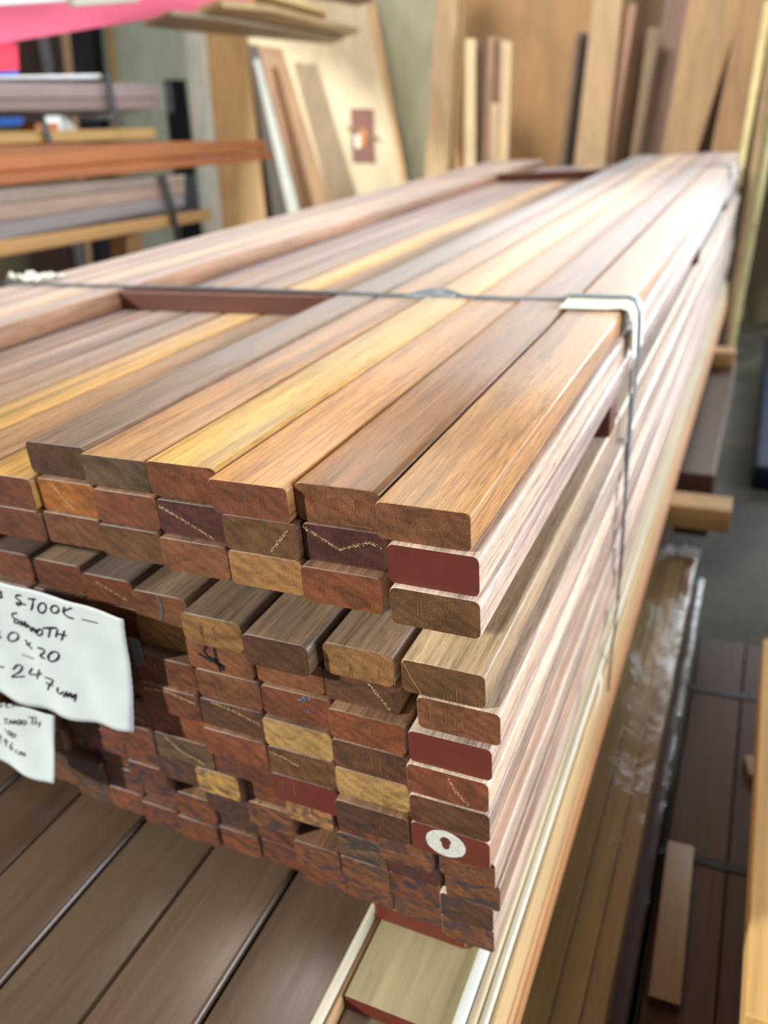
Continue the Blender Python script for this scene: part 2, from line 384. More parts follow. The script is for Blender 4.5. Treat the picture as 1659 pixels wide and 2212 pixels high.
MARK = {(1, 1): 'with faint stamped lines', (1, 2): 'stamped A O N over dark streaks', (1, 3): 'with three slanting cuts', (2, 2): 'with a chalk V', (2, 3): 'with a chalk dash', (2, 4): 'with a slanting chalk line', (2, 6): 'with a short chalk dash',
 (3, 1): 'stamped U V', (3, 2): 'with a light orange patch', (4, 1): 'stamped A II with a pale scratch', (4, 2): 'stamped A O II', (4, 4): 'stamped W S', (4, 5): 'with a grey curved paint stroke', (4, 6): 'with a chalk streak',
 (5, 1): 'stamped A II', (5, 2): 'with a steep chalk streak', (5, 3): 'stamped I A C', (5, 4): 'marked 4 in black', (6, 2): 'stamped C Y', (6, 3): 'flecked with blue paint', (6, 4): 'with two stamped bars', (6, 5): 'with two short cuts',
 (7, 1): 'with a chalk slash', (7, 2): 'stamped A II', (7, 4): 'with a chalk line along its top', (7, 5): 'with a pale chalk line', (8, 3): 'with dark stripes and chalk', (8, 4): 'with stamped ticks', (9, 1): 'with a silver-white ring', (9, 5): 'with chalk scrawl',
 (9, 3): 'with scratched lines', (9, 2): 'with a scratched N'}
# end-face marks in unit coordinates (u left to right, v bottom to top)
LET = {'T': [[(0, 1), (.9, 1)], [(.45, 1), (.45, 0)]], 'A': [[(0, 0), (.45, 1), (.9, 0)]], 'O': [[(.1, 0), (.1, .8), (.45, 1), (.8, .8), (.8, 0)]], 'I': [[(.4, 0), (.4, 1)]], 'N': [[(.1, 0), (.1, 1), (.8, 0), (.8, 1)]], 'U': [[(.1, 1), (.1, .15), (.45, 0), (.8, .15), (.8, 1)]],
       'V': [[(0, 1), (.45, 0), (.9, 1)]], 'W': [[(0, 1), (.25, 0), (.45, .8), (.65, 0), (.9, 1)]], 'S': [[(.85, .85), (.5, 1), (.15, .8), (.4, .5), (.8, .3), (.5, 0), (.1, .1)]], 'C': [[(.85, .85), (.5, 1), (.1, .6), (.1, .3), (.5, 0), (.85, .15)]],
       'Y': [[(0, 1), (.45, .5), (.9, 1)], [(.45, .5), (.45, 0)]]}
def letters(txt, u0, du, v0, hv, slant=.02):
    out = []
    for i, ch in enumerate(txt):
        if ch == ' ': continue
        for st in LET[ch]: out.append([(u0 + i * du + (.055 * x) + slant * y * 0, v0 + hv * y) for x, y in st])
    return out
STAMP = {(1, 2): letters('AON', .17, .27, .42, .30), (1, 1): letters('I V', .12, .28, .10, .35), (1, 3): letters('I N', .42, .12, .35, .4), (3, 1): letters('UV', .3, .30, .30, .45), (4, 1): letters('AI I', .5, .13, .05, .42), (4, 2): letters('AOII', .36, .20, .08, .42),
 (5, 1): letters('A II', .10, .11, .30, .5), (5, 3): letters('IAC', .45, .17, .05, .35), (6, 2): letters('C Y', .28, .14, .35, .42), (6, 4): letters('I I', .3, .18, .15, .5), (7, 2): letters('A II', .28, .11, .25, .5), (4, 4): letters('WS', .3, .22, .25, .5),
 (6, 5): letters('II', .3, .2, .3, .4), (8, 4): letters('I II', .3, .14, .1, .5), (9, 2): letters('N', .6, .1, .3, .5), (9, 3): letters('V I', .12, .1, .3, .5), (1, 4): letters('T N', .4, .12, .45, .35)}
CHALK = {(2, 2): [(.02, .88), (.45, .42), (.80, .72), (.96, .66)], (2, 3): [(.88, .8), (.62, .15)], (2, 4): [(.05, .80), (.62, .25), (.78, .06)], (2, 6): [(.30, .85), (.42, .45), (.58, .15)], (4, 6): [(.3, .75), (.5, .6), (.85, .3)],
 (5, 2): [(.62, .85), (.74, .5), (.88, .12)], (7, 1): [(.52, .85), (.6, .5), (.75, .1)], (7, 4): [(.2, .95), (.6, .8), (.95, .55)], (7, 5): [(.1, .8), (.5, .9), (.95, .7)], (8, 3): [(.04, .75), (.25, .7), (.45, .5)], (9, 5): [(.2, .9), (.45, .45), (.7, .3), (.9, .1)], (10, 4): [(.5, .9), (.55, .4)], (8, 6): [(.1, .7), (.9, .2)]}
SHORT = {(11, 4): .17, (11, 7): .15, (10, 12): .13}      # boards pushed back into the stack, leaving holes
stack_group = 'planed hardwood boards of the strapped stack'
STK_Y = [.66, 2.15, 3.48]
def make_board(r, c, x, y, z, me, body, endk, L=None):
    o = link('timber_board', me, [MW, ME], None, body)
    o.location = (x, y, z)
    ek = 'brown' if endk == 'paint' else endk
    base = ED[ek][0]; k = random.uniform(.54, .74)
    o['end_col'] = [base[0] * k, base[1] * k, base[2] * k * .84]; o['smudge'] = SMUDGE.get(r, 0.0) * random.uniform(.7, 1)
    mk = MARK.get((r, c), '')
    look = 'red-painted end' if endk == 'paint' else ED[ek][1] + ' end'
    rn = ROWN[r - 1] + ' layer'; pos = 'outermost right' if c == 1 else ORD[c - 1] + ' from the right'
    lab = f'hardwood board, {look}{" " + mk if mk else ""}, {pos}, {rn} of the stack'
    if len(lab.split()) > 16: lab = f'{look}{" " + mk if mk else ""}, {pos}, {rn}'
    if len(lab.split()) > 16: lab = lab.replace('the ', '')
    for a_, b_ in ((' a ', ' '), (' its ', ' '), (' two ', ' '), (' pale ', ' ')):
        if len(lab.split()) > 16: lab = lab.replace(a_, b_, 1)
    if False: lab = f'board, {look}{" " + mk if mk else ""}, {pos}, {rn}'
    if (r, c) in SHORT: lab = f'board set back leaving a dark hole, {pos}, {rn}'
    props(o, lab, 'board', stack_group)
    wd = me['w']
    def P(u, v): return Vector((-wd + u * wd, 0, -H + v * H))
    if endk == 'paint':
        pts = rrect(wd - .001, H - .001, .006, 4); N = len(pts)
        v = [(a - wd / 2, -.0005, b - H / 2) for a, b in pts] + [(a - wd / 2, .0002, b - H / 2) for a, b in pts]
        e = link('end_paint', me_from(v, [tuple(range(N)), tuple(range(N, 2 * N))] + [(i, (i + 1) % N, N + (i + 1) % N, N + i) for i in range(N)]), MRED, o)
        e['label'] = 'brick-red wax paint on the board end'
    off = -.0008 if endk == 'paint' else -.0002
    if (r, c) in STAMP:
        strokes = [[P(a, b) for a, b in st] for st in STAMP[(r, c)]]
        link('stamped_letter', ribbon_me(strokes, .00042, (0, off, 0), .0001), MCUT, o)
        link('stamped_letter_edge', ribbon_me([[p + Vector((.0007, 0, .0001)) for p in st] for st in strokes], .0003, (0, off, 0), .0001), MCUTL, o)
    if (r, c) in CHALK:
        e = link('chalk_mark', chalk_me([P(a, b) + Vector((0, off, 0)) for a, b in CHALK[(r, c)]], .0016, 900, r * 20 + c), MCHALK, o)
        e['label'] = 'pale rubbed chalk line'
    if (r, c) == (5, 4):
        link('marker_number', ribbon_me([[P(a, b) for a, b in s_] for s_ in ([(.36, .95), (.28, .70), (.34, .52), (.50, .45)], [(.46, .98), (.46, .45), (.5, .08)], [(.18, .55), (.35, .42), (.58, .30)], [(.5, .38), (.56, .15)])], .0022), MINK, o)['label'] = 'hand-drawn black 4'
    if (r, c) == (4, 5):
        link('paint_stroke', ribbon_me([[P(.50, .98), P(.53, .7), P(.52, .4), P(.45, .05)]], .0024), MGREYP, o)
    if (r, c) == (4, 1):
        link('pale_scratch', ribbon_me([[P(.03, .95), P(.12, .5), P(.24, .04)]], .0005), MCUTL, o)
    if (r, c) == (6, 3):
        for (a, b, q) in ((.62, .88, .0035), (.56, .80, .0016), (.66, .45, .0018), (.70, .92, .0013)):
            link('blue_paint_fleck', ribbon_me([[P(a, b), P(a + .03, b + .02)]], q), MBLUE, o)
    if (r, c) == (9, 1):
        v = []; f = []; n = 40
        for i in range(n):
            a = 6.2832 * i / n; j = 1 + .03 * noise.noise(Vector((math.cos(a) * 3, math.sin(a) * 3, 2)))
            v.append(P(.45, .53) + Vector((math.cos(a) * .0225 * j, -.0009, math.sin(a) * .0185 * j)))
        for i in range(n):
            a = 6.2832 * i / n; q = 1 if math.sin(a) > 0 else 1 - .3 * abs(math.cos(a))
            v.append(P(.45, .55) + Vector((math.cos(a) * .0068 * q, -.0009, math.sin(a) * .0092)))
        v += [p + Vector((0, .0006, 0)) for p in v[:2 * n]]
        for i in range(n):
            j = (i + 1) % n; f += [(i, j, n + j, n + i), (2 * n + i, 2 * n + j, 3 * n + j, 3 * n + i), (i, j, 2 * n + j, 2 * n + i), (n + i, n + j, 3 * n + j, 3 * n + i)]
        link('painted_ring', me_from(v, f), MRING, o)['label'] = 'silver-white painted ring with a drop-shaped centre'
    return o
for me in B1: me['w'] = TOPW
for me in B2: me['w'] = .0868
for me in B1L: me['w'] = TOPW
for me in B4: me['w'] = .0805
for me in B5: me['w'] = .0890
for me in B6: me['w'] = .0645
rb = random.Random(3)
def body_rand():  # daylight on the stack's side put into the paler outermost-board colours
    base = rb.choice([(184, 152, 130), (196, 168, 146), (166, 132, 108), (202, 174, 148), (186, 158, 142)])
    return lin(base)
# top layer: six boards on the right, five on the left, a sticker bridging the gap under the strap
for c in range(1, 7):
    make_board(1, c, -(c - 1) * .09, PY[1][c - 1], -.0026 if c in (1, 3, 5) else 0, (B1L if c in (1, 3, 5) else B1)[c % 3], lin(BODY1[c - 1]), ENDS[1][c - 1])
left_cols = [(172, 128, 96), (196, 158, 118), (160, 124, 98), (178, 136, 102)]
for i, bc in enumerate(left_cols):
    o = link('timber_board', B1[0], [MW, ME], None, lin(bc)); o.location = (-1.062 - i * .0895, .06 + .02 * i, 0); o['end_col'] = list(ED['brown'][0]); o['smudge'] = 0.0
    props(o, ['board left of the gap on the stack top, its bright side facing the gap', 'light board left of the gap on top, second from the gap', 'greyish board left of the gap on top, third from the gap', 'board at the far left edge of the stack top'][i], 'board', stack_group)
for r in range(2, 14):
    z = -(r - 1) * T - (G if r > 3 else 0)
    for c in range(1, 23 if r > 9 else 17):
        endk = ENDS[r][c - 1] if c <= len(ENDS[r]) else rb.choice(['brown', 'red', 'dkbrown', 'rust', 'olive'])
        x = DX[r - 1] if c == 1 else .0015 - (c - 1) * PITCH + rb.uniform(-.0006, .0006)
        if 6 <= r <= 9 and c > 1: x = -.0772 - (c - 2) * .0902 + rb.uniform(-.0003, .0003)
        if r > 9 and c > 1: x = -.0545 - (c - 2) * .0653 + rb.uniform(-.0003, .0003)
        if r in PY and c <= len(PY[r]): y = PY[r][c - 1]
        elif r in PY: y = PY[r][-1] + rb.uniform(-.004, .01)
        else: y = DY[r - 1] + (.0045 if r < 10 else .0032) * (c - 1) + (rb.uniform(-.004, .006) if r < 9 else rb.uniform(-.008, .014)) * (c > 1)
        if (r, c) in SHORT: y += SHORT[(r, c)]
        body = lin(BODY2[c]) if (r == 2 and c in BODY2) else body_rand()
        if c > 1 and not (r == 2 and c in BODY2): body = lin(rb.choice([(120, 84, 62), (132, 94, 68), (108, 74, 56), (142, 104, 76)]))
        if r == 4 and c > 1: body = lin(rb.choice([(112, 88, 70), (96, 74, 62), (124, 98, 76), (104, 84, 72)]))
        if r == 4 and c == 1: body = lin((176, 146, 112))
        make_board(r, c, x, y, z, (B4 if r == 4 and c > 1 else B5 if 6 <= r <= 9 else B6 if r > 9 else B2)[(r * 5 + c) % 3], body, endk)
# stickers
def sticker(x0, x1, y, z0, z1, rz, label, wd=.045, col=(92, 46, 30)):
    me = board_mesh(x1 - x0, wd, 1, .003)   # unused length placeholder
    o = box('sticker_batten', x0, x1, y - wd / 2, y + wd / 2, z0, z1, MWX, lin(col), bev=.0025, rz=rz); props(o, label, 'batten', 'spacer battens in the stack'); return o
MWX = wood('sticker_hardwood', contrast=.7, rough=.55, along='x')
sticker(-1.055, -.545, .820, -T + .0005, -.001, 0, 'dark red-brown spacer batten under the strap in the near end of the top gap')
sticker(-1.055, -.545, 3.60, -T + .0005, -.001, 0, 'dark red-brown spacer batten across the far end of the top gap')
for y, nm in zip(STK_Y, ('below the near strap', 'halfway along the stack', 'near the far strap')):
    sticker(-1.32, .010, y, -3 * T - G + .0004, -3 * T - .0004, 0, f'red-brown spacer batten under the third layer, {nm}', wd=.05)

# strap, edge cards
K = 0.0; SY = .806; SD = .735
def sy(x): return SY + K * x
sp = [(-1.47, SY + .03, -.3), (-1.465, SY + .03, -.06), (-1.44, SY + .03, -.001), (-1.41, SY + .03, .0052), (-1.2, SY + .028, .0035), (-.9, SY + .02, .0045), (-.6, SY + .01, .0035), (-.4, SY, .0022), (-.33, SY, .0080), (-.28, SY, .0022), (-.12, SY, .0022), (-.094, SY, .0082), (-.02, SY - .004, .0086), (.007, SY - .008, .0084), (.0212, SY - .014, -.003), (.0248, SY - .022, -.03), (.0272, SY - .035, -.085), (.0262, SD + .010, -.17), (.0275, SD, -.26), (.028, SD - .006, -.36), (.029, SD - .012, -.45), (.029, SD - .025, -.555), (.027, SD - .045, -.600)]
pth = smooth_path(sp, 6); nr = []
for p in pth:
    a = 0
    if -.40 < p.x < -.28: a = math.sin((p.x + .40) / .12 * math.pi) * .75
    nr.append(Vector((0, math.cos(a), math.sin(a))) if p.z > -.02 and p.x < 0 else Vector((0, 1, 0)).lerp(Vector((.12, .9, 0)), .5 + .5 * math.sin(p.z * 26)) if p.z < -.1 else Vector((0, 1, 0)))
strap = link('plastic_strap', tube_me(pth, .0095, .0005, nr), MSTR)
props(strap, 'blue-grey plastic strap across the near end of the stack and down its side', 'strap')
loose = smooth_path([(.0235, SD - .012, -.09), (.0265, SD - .014, -.17), (.0255, SD - .013, -.24), (.0300, SD - .018, -.36), (.0310, SD - .022, -.45), (.0305, SD - .032, -.52), (.0290, SD - .052, -.62), (.0300, SD - .068, -.69)], 6)
props(link('plastic_strap', tube_me(loose, .0028, .0005, (0.3, 1, 0)), MDSTR), 'thin dark strap tail hanging just beside the near strap on the stack side', 'strap')
tl_ = [at(1297, 1452, 'x', .040), at(1296, 1490, 'x', .042), at(1288, 1530, 'x', .042), at(1283, 1552, 'x', .041)]
props(link('strap_offcut', tube_me(smooth_path(tl_, 4), .0045, .0008, (0, 1, .3)), MCARD), 'pale cut strap end hanging low on the stack side', 'strap')
def corner_card(name, y, x0, zdown, half, lab, ox=.0, skew=True):
    th = .0036; pts = [(x0, .0030), (-.02, .0032), (.0, .0028), (.0105, .0)]
    pts += [(.0150 + ox, -.008), (.0185 + ox, -.03), (.0205 + ox, zdown)]
    v = []; f = []
    n = len(pts)
    for yy in (y - half, y + half):
        for x, z in pts: v.append((x, yy + (K * x if skew else 0), z - .0022 if x < .0 else z))
        for i, (x, z) in enumerate(pts):
            a = Vector((pts[min(i + 1, n - 1)][0] - pts[max(i - 1, 0)][0], 0, pts[min(i + 1, n - 1)][1] - pts[max(i - 1, 0)][1])).normalized()
            nn = Vector((-a.z, 0, a.x)); v.append((x + nn.x * th, yy + (K * x if skew else 0), (z - .0022 if x < 0 else z) + nn.z * th))
    for i in range(n - 1):
        f += [(i, i + 1, n + i + 1, n + i), (2 * n + i, 2 * n + i + 1, 3 * n + i + 1, 3 * n + i), (i, i + 1, 2 * n + i + 1, 2 * n + i), (n + i, n + i + 1, 3 * n + i + 1, 3 * n + i)]
    f += [(0, n, 3 * n, 2 * n), (n - 1, 2 * n - 1, 4 * n - 1, 3 * n - 1)]
    o = link(name, me_from(v, f), MCARD); bevel_mod(o, .001, 2); props(o, lab, 'edge protector', 'white corner protectors under the straps'); return o
corner_card('corner_protector', SY - .022, -.096, -.078, .050, 'white L-shaped corner protector under the near strap')
corner_card('corner_protector', 3.56, -.05, -.075, .05, 'white corner protector under the far strap at the stack end', skew=False)
far = [(-1.36, 3.52, .002)] + [(x, 3.54, .0022) for x in (-1, -.5)] + [(-.06, 3.55, .0022), (-.045, 3.555, .0078), (.007, 3.56, .0084), (.0212, 3.56, -.003), (.0272, 3.56, -.08), (.027, 3.56, -.3), (.029, 3.56, -.58)]
props(link('plastic_strap', tube_me(smooth_path(far, 5), .008, .0005, (0, 1, 0)), MSTR), 'grey plastic strap across the far end of the stack', 'strap')
# crumpled card under the strap at the left corner
def crumple(name, cx, cy, cz, sx, sy_, amp, m, label, cat, seed=0, z_only=True):
    n = 14; v = []; f = []
    for i in range(n + 1):
        for j in range(n + 1):
            a, b = i / n - .5, j / n - .5
            h = abs(noise.noise(Vector((a * 5 + seed, b * 5, seed)))) * amp * 2.2
            v.append((a * sx, b * sy_, h)); 
    for i in range(n):
        for j in range(n):
            q = i * (n + 1) + j; f.append((q, q + 1, q + n + 2, q + n + 1))
    o = link(name, me_from(v, f, smooth=False), m); o.location = (cx, cy, cz)
    md = o.modifiers.new('solid', 'SOLIDIFY'); md.thickness = .0012; props(o, label, cat); return o
crumple('corner_protector', -1.40, .90, .0015, .12, .07, .012, MCARD, 'crumpled white corner protector at the left edge of the stack top', 'edge protector', 3)['group'] = 'white corner protectors under the straps'

# ------------------------------------------------------------------ hand-written labels stapled to the board ends
def paper(tag_, quad, yb, bulge, strokes, staples, rpx, label):
    """quad: four pixel corners (tl, tr, br, bl) laid on the plane of the board ends"""
    tl, tr, br, bl = quad
    P = {k: at(*q, 'y', yb) for k, q in zip(('tl', 'tr', 'br', 'bl'), (tl, tr, br, bl))}
    lo = min(P['br'].z, P['bl'].z); hi = max(P['tl'].z, P['tr'].z); xl = min(P['tl'].x, P['bl'].x); xr = max(P['tr'].x, P['br'].x)
    def disp(p):
        d = (hi - p.z) / (hi - lo)
        return -bulge * (d ** 2) - .0028 * (1 + math.sin(p.x * 75 + p.z * 25)) * (.3 + .7 * d) - .0012 * noise.noise(Vector((p.x * 30, 0, p.z * 30)))
    root = None; n = 28; v = []; f = []
    sag = .010
    for i in range(n + 1):
        for j in range(n + 1):
            a, b = i / n, j / n
            p = P['tl'].lerp(P['tr'], a).lerp(P['bl'].lerp(P['br'], a), b)
            p = p + Vector((0, 0, -sag * math.sin(math.pi * a) * b + .003 * math.sin(math.pi * a) * (1 - b)))
            if i == n: p.x += .0006 * (j % 2)
            v.append(Vector((p.x, yb + disp(p), p.z)))
    for i in range(n):
        for j in range(n):
            q = i * (n + 1) + j; f.append((q, q + 1, q + n + 2, q + n + 1))
    o = link('paper_label', me_from(v, f, smooth=True), MPAPER); md = o.modifiers.new('solid', 'SOLIDIFY'); md.thickness = .0002; md.offset = 0
    props(o, label, 'paper note', 'handwritten paper notes stapled to the stack end')
    def S(pts):
        out = []
        for a, b in pts:
            p = at(a, b, 'y', yb); out.append(Vector((p.x, yb + disp(p) - .0004, p.z)))
        return [q for q in smooth_path(out, 3)] if len(out) > 1 else out
    link('handwriting', ribbon_me([S(s_) for s_ in strokes], rpx * 1.35, (0, 0, 0)), MINK, o)
    for (a, b, c_, d_) in staples:
        p, q = at(a, b, 'y', yb), at(c_, d_, 'y', yb)
        link('staple', tube_me([Vector((p.x, yb + disp(p) - .0010, p.z)), Vector((q.x, yb + disp(q) - .0010, q.z))], .0009, .0004, (0, 0, 1)), MSTPL, o)
    return o
CS = .22603
def cp(L): return [[(x * CS, 1200 + y * CS) for x, y in s_] for s_ in L]
def ell(cx, cy, rx, ry, n=10): return [(cx + rx * math.cos(6.2832 * k / n - 1.8), cy + ry * math.sin(6.2832 * k / n - 1.8)) for k in range(n + 1)]
W1 = cp([[(-25, 320), (25, 345), (5, 362), (32, 380), (5, 398), (-20, 390)],
  [(212, 375), (172, 372), (165, 395), (205, 425), (215, 455), (185, 462), (180, 440), (262, 462)], [(275, 408), (345, 415)], [(318, 412), (322, 460), (312, 512)], ell(408, 496, 36, 46), ell(530, 510, 40, 36), [(628, 480), (612, 540)], [(700, 492), (622, 525), (660, 570), (722, 590)],
  [(185, 535), (130, 548), (150, 590), (195, 600), (190, 632), (150, 630), (160, 600)], [(215, 655), (232, 605), (245, 655), (268, 612), (278, 668), (300, 640)], [(312, 655), (325, 705), (345, 670), (362, 718), (378, 690)], ell(402, 718, 24, 28), [(425, 682), (552, 685)], [(490, 688), (482, 768)], [(560, 698), (545, 770)], [(632, 705), (600, 800)], [(548, 738), (655, 752)],
  [(5, 690), (-5, 745), (48, 758)], [(22, 700), (14, 782)], ell(147, 762, 46, 40), [(268, 785), (292, 830), (345, 868)], [(325, 812), (280, 838)], [(398, 852), (452, 868), (462, 895), (428, 925), (475, 948)], ell(545, 938, 44, 42),
  [(-6, 1042), (2, 1050)], [(28, 1010), (108, 1020)], [(185, 1042), (215, 1010), (252, 1030), (240, 1072), (182, 1105), (288, 1116)], [(345, 1050), (318, 1098), (385, 1108), (452, 1088)], [(425, 1052), (395, 1145)], [(482, 1118), (568, 1145), (535, 1190), (518, 1235)], [(495, 1168), (572, 1190)],
  [(622, 1205), (618, 1240), (650, 1262), (672, 1242)], [(680, 1290), (702, 1248), (712, 1292), (738, 1262), (748, 1304), (778, 1278), (778, 1335)]])
paper(1, ((-60, 1242), (270, 1335), (305, 1565), (-60, 1452)), -.006, .012, W1, [(800 * CS, 1200 + 597 * CS, 932 * CS, 1200 + 638 * CS), (245 * CS, 1200 + 925 * CS, 355 * CS, 1200 + 955 * CS)], .00125, 'larger white paper note handwritten STOCK SMOOTH 40 x 20 247 cm on the board ends')
W2 = cp([ell(5, 1418, 22, 20), [(95, 1408), (62, 1418), (70, 1440), (102, 1438)], [(128, 1402), (125, 1445)], [(188, 1408), (132, 1425), (222, 1442)],
  [(95, 1545), (62, 1550), (88, 1572), (68, 1588)], [(108, 1592), (125, 1556), (142, 1592), (160, 1558), (172, 1596)], ell(198, 1580, 16, 18), ell(240, 1588, 18, 18), [(275, 1540), (358, 1545)], [(316, 1545), (312, 1612)], [(350, 1558), (340, 1612)], [(395, 1578), (378, 1635)], [(342, 1590), (392, 1604)],
  [(0, 1602), (18, 1588)], [(70, 1632), (100, 1655)], ell(125, 1668, 16, 16), ell(165, 1690, 18, 16), [(8, 1690), (40, 1702), (22, 1740), (52, 1758)], ell(92, 1742, 14, 16), [(106, 1742), (92, 1790)], [(165, 1750), (140, 1790), (158, 1815), (172, 1795), (150, 1785)], [(225, 1810), (200, 1822), (222, 1840)], [(240, 1850), (258, 1822), (270, 1855), (288, 1832), (300, 1868)]])
paper(2, ((-60, 1505), (118, 1546), (132, 1678), (-60, 1580)), -.004, .014, W2, [], .0010, 'smaller white paper note handwritten SMOOTH 296 cm, lower left on the board ends')
# silver tape scrap beside the note
p = [at(u, v, 'y', .012) for u, v in ((276, 1375), (298, 1382), (314, 1440), (292, 1438))]
tp = link('tape_scrap', slab_me([q + Vector((0, 0, 0)) for q in p], .0006), MGREYP); props(tp, 'scrap of grey tape with a red mark beside the larger paper note', 'tape')

# ------------------------------------------------------------------ lower decking stack under it
DZ = -.634
Md = [board_mesh(.1295, .0215, 4.9, .0075, 1, n=6), board_mesh(.13, .022, 4.9, .003, 1)]
deck_x = [-.165, -.297, -.4295, -.561, -.694, -.826, -.958, -1.09, -1.222, -1.354]
deck_c = [(110, 98, 88), (116, 100, 90), (112, 100, 86), (114, 98, 86), (104, 90, 76), (110, 98, 84), (116, 98, 84), (108, 96, 80), (112, 96, 82), (112, 98, 84)]
for lay in range(3):
    for i, x in enumerate(deck_x):
        o = link('decking_board', Md[0], [MDECK, ME], None, lin(tuple(int(q * k_) for q, k_ in zip( deck_c[(i + 3 * lay) % 10], (.80, .70, .62))))); o.location = (x, -.62, DZ - lay * .0272 - (0 if i % 2 else .0055)); o['end_col'] = list(ED['tan'][0]); o['smudge'] = 0.0
        props(o, f'wide taupe decking board under the stack, {ORD[i]} from the red-ended boards, {["upper", "middle", "lowest"][lay]} layer', 'decking board', 'taupe decking boards under the stack')
# red-ended boards lying between the mouldings
for i, (x0, x1, y0, z0, z1, lab, c_) in enumerate(((-.142, -.012, -.075, -.6345, -.6125, 'short board with red-painted end lying nearest, in the mouldings below the stack', (150, 134, 100)),
    (-.150, -.030, .030, -.6115, -.5865, 'red-ended board wedged directly under the stack bottom', (140, 112, 84)))):
    me = board_mesh(x1 - x0, z1 - z0, 1.7, .0015, 1); o = link('spacer_board', me, [MDK, ME], None, lin(c_)); o.location = (x1, y0, z1); o['end_col'] = list(lin((150, 60, 44))); o['smudge'] = 0.0
    props(o, lab, 'board')
    q = box('end_paint', x0 + .0005 - x1, -.0005, -.0008, .0003, z0 - z1 + .0005, -.0005, MRED, parent=o, bev=0); q['label'] = 'red painted end'
# pale floor board of the channel, mouldings either side
def runner(name, x0, x1, z0, z1, y0, y1, col, lab, cat='moulding', group=None, m=None, bev=.0025):
    o = box(name, x0, x1, y0, y1, z0, z1, m or MPI, lin(col), bev=bev); props(o, lab, cat, group); return o
gm = 'cream mouldings beside the red-ended boards'
runner('moulding', -.1625, -.1515, -.656, -.6085, -.6, .60, (226, 214, 190), 'white-edged moulding nearest the taupe decking, left of the red-ended boards', group=gm)
runner('moulding', -.1505, -.1445, -.656, -.6145, -.6, .60, (186, 148, 104), 'thin tan moulding left of the red-ended boards', group=gm)
runner('spacer_board', -.143, -.015, -.657, -.636, -.6, 3.9, (128, 108, 86), 'taupe board forming the channel bed under the red-ended boards', 'board', m=MDK)
for i, (x0, x1, z1, c_, d_) in enumerate(((-.0135, -.0015, -.604, (214, 214, 204), 'pale grey-white'), (-.0005, .0085, -.6125, (206, 186, 150), 'light brown'), (.0095, .0185, -.622, (226, 218, 196), 'cream'), (.0195, .0265, -.632, (206, 172, 124), 'honey'))):
    runner('moulding', x0, x1, -.700, z1, -.6, 4.2, c_, f'{d_} moulding edge along the right of the red-ended boards, {ORD[i]} one out', group=gm)
for i, (z0, z1, x1, c_) in enumerate(((-.722, -.7015, .030, (214, 164, 112)), (-.750, -.7235, .034, (196, 140, 92)))):
    runner('edge_board', -.11, x1, z0, z1, -.6, 4.2, c_, f'yellow pine board {["just under the mouldings", "lowest along the right edge of the stack base"][i]}', 'board')
runner('packing_plank', -1.35, -.17, -.745, -.7160, -.5, 4.2, (120, 92, 66), 'brown planking under the taupe decking', 'board')
# bearers to the floor
for y, xr, nm in ((1.68, .195, 'cream-topped bearer jutting out right under the stack, beside the concrete'), (3.3, .12, 'wooden bearer under the far part of the stack'), (-.2, .02, 'wooden bearer under the near part of the stack')):
    o = box('timber_bearer', -1.45, xr, y - .05, y + .05, -.822, -.7525, MWX, lin((196, 160, 104)), bev=.003); props(o, nm, 'bearer', 'cross bearers under the stack')
for y0, x0, x1, c_, lab in ((-.5, -1.4, -.02, (104, 80, 58), 'brown timber pack under the decking, hidden behind the wrapped boards'),):
    runner('timber_pack', x0, x1, FLOOR + .01, -.824, y0, 3.9, c_, lab, 'timber pack', m=MDK)

# long wrapped boards right of the stack base, z -.9
wr = empty('wrapped_board_pack', (.08, .5, -.90)); props(wr, 'brown board pack in clear plastic running along the right foot of the stack', 'timber pack')
for i, (x0, x1, c_) in enumerate(((.006, .047, (200, 162, 100)), (.048, .088, (206, 168, 106)), (.089, .122, (190, 150, 96)))):
    q = box('board', x0, x1, -.6, 1.62, -.985, -.900, MDK, lin(c_), bev=.003); q.parent = wr; q.location = Vector(q.location) - Vector((.08, .5, -.90))
q = box('board', .006, .146, -.6, 1.60, -1.10, -.986, MDK, lin((104, 78, 76)), bev=.003); q.parent = wr; q.location = Vector(q.location) - Vector((.08, .5, -.90))
v = []; f = []; n1, n2 = 60, 8
prof = [(.002, -.8985), (.04, -.8965), (.08, -.8960), (.118, -.8965), (.127, -.903), (.129, -.94), (.130, -.975), (.134, -.984), (.149, -.986)]
for i in range(n1 + 1):
    y = -.6 + 2.24 * i / n1
    for k, (x, z) in enumerate(prof):
        d = .003 * abs(noise.noise(Vector((y * 9, k * .6, 0)))); v.append((x - .08 + (d if k > 3 else 0), y - .5, z + .90 + (d if k < 6 else 0)))
for i in range(n1):
    for k in range(len(prof) - 1):
        q = i * len(prof) + k; f.append((q, q + 1, q + len(prof) + 1, q + len(prof)))
link('plastic_wrap', me_from(v, f, smooth=True), MWRAP, wr)
crumple('plastic_scrap', .085, 1.60, -.893, .09, .05, .02, MWHITE, 'whitish crumpled plastic at the far end of the wrapped boards', 'plastic')

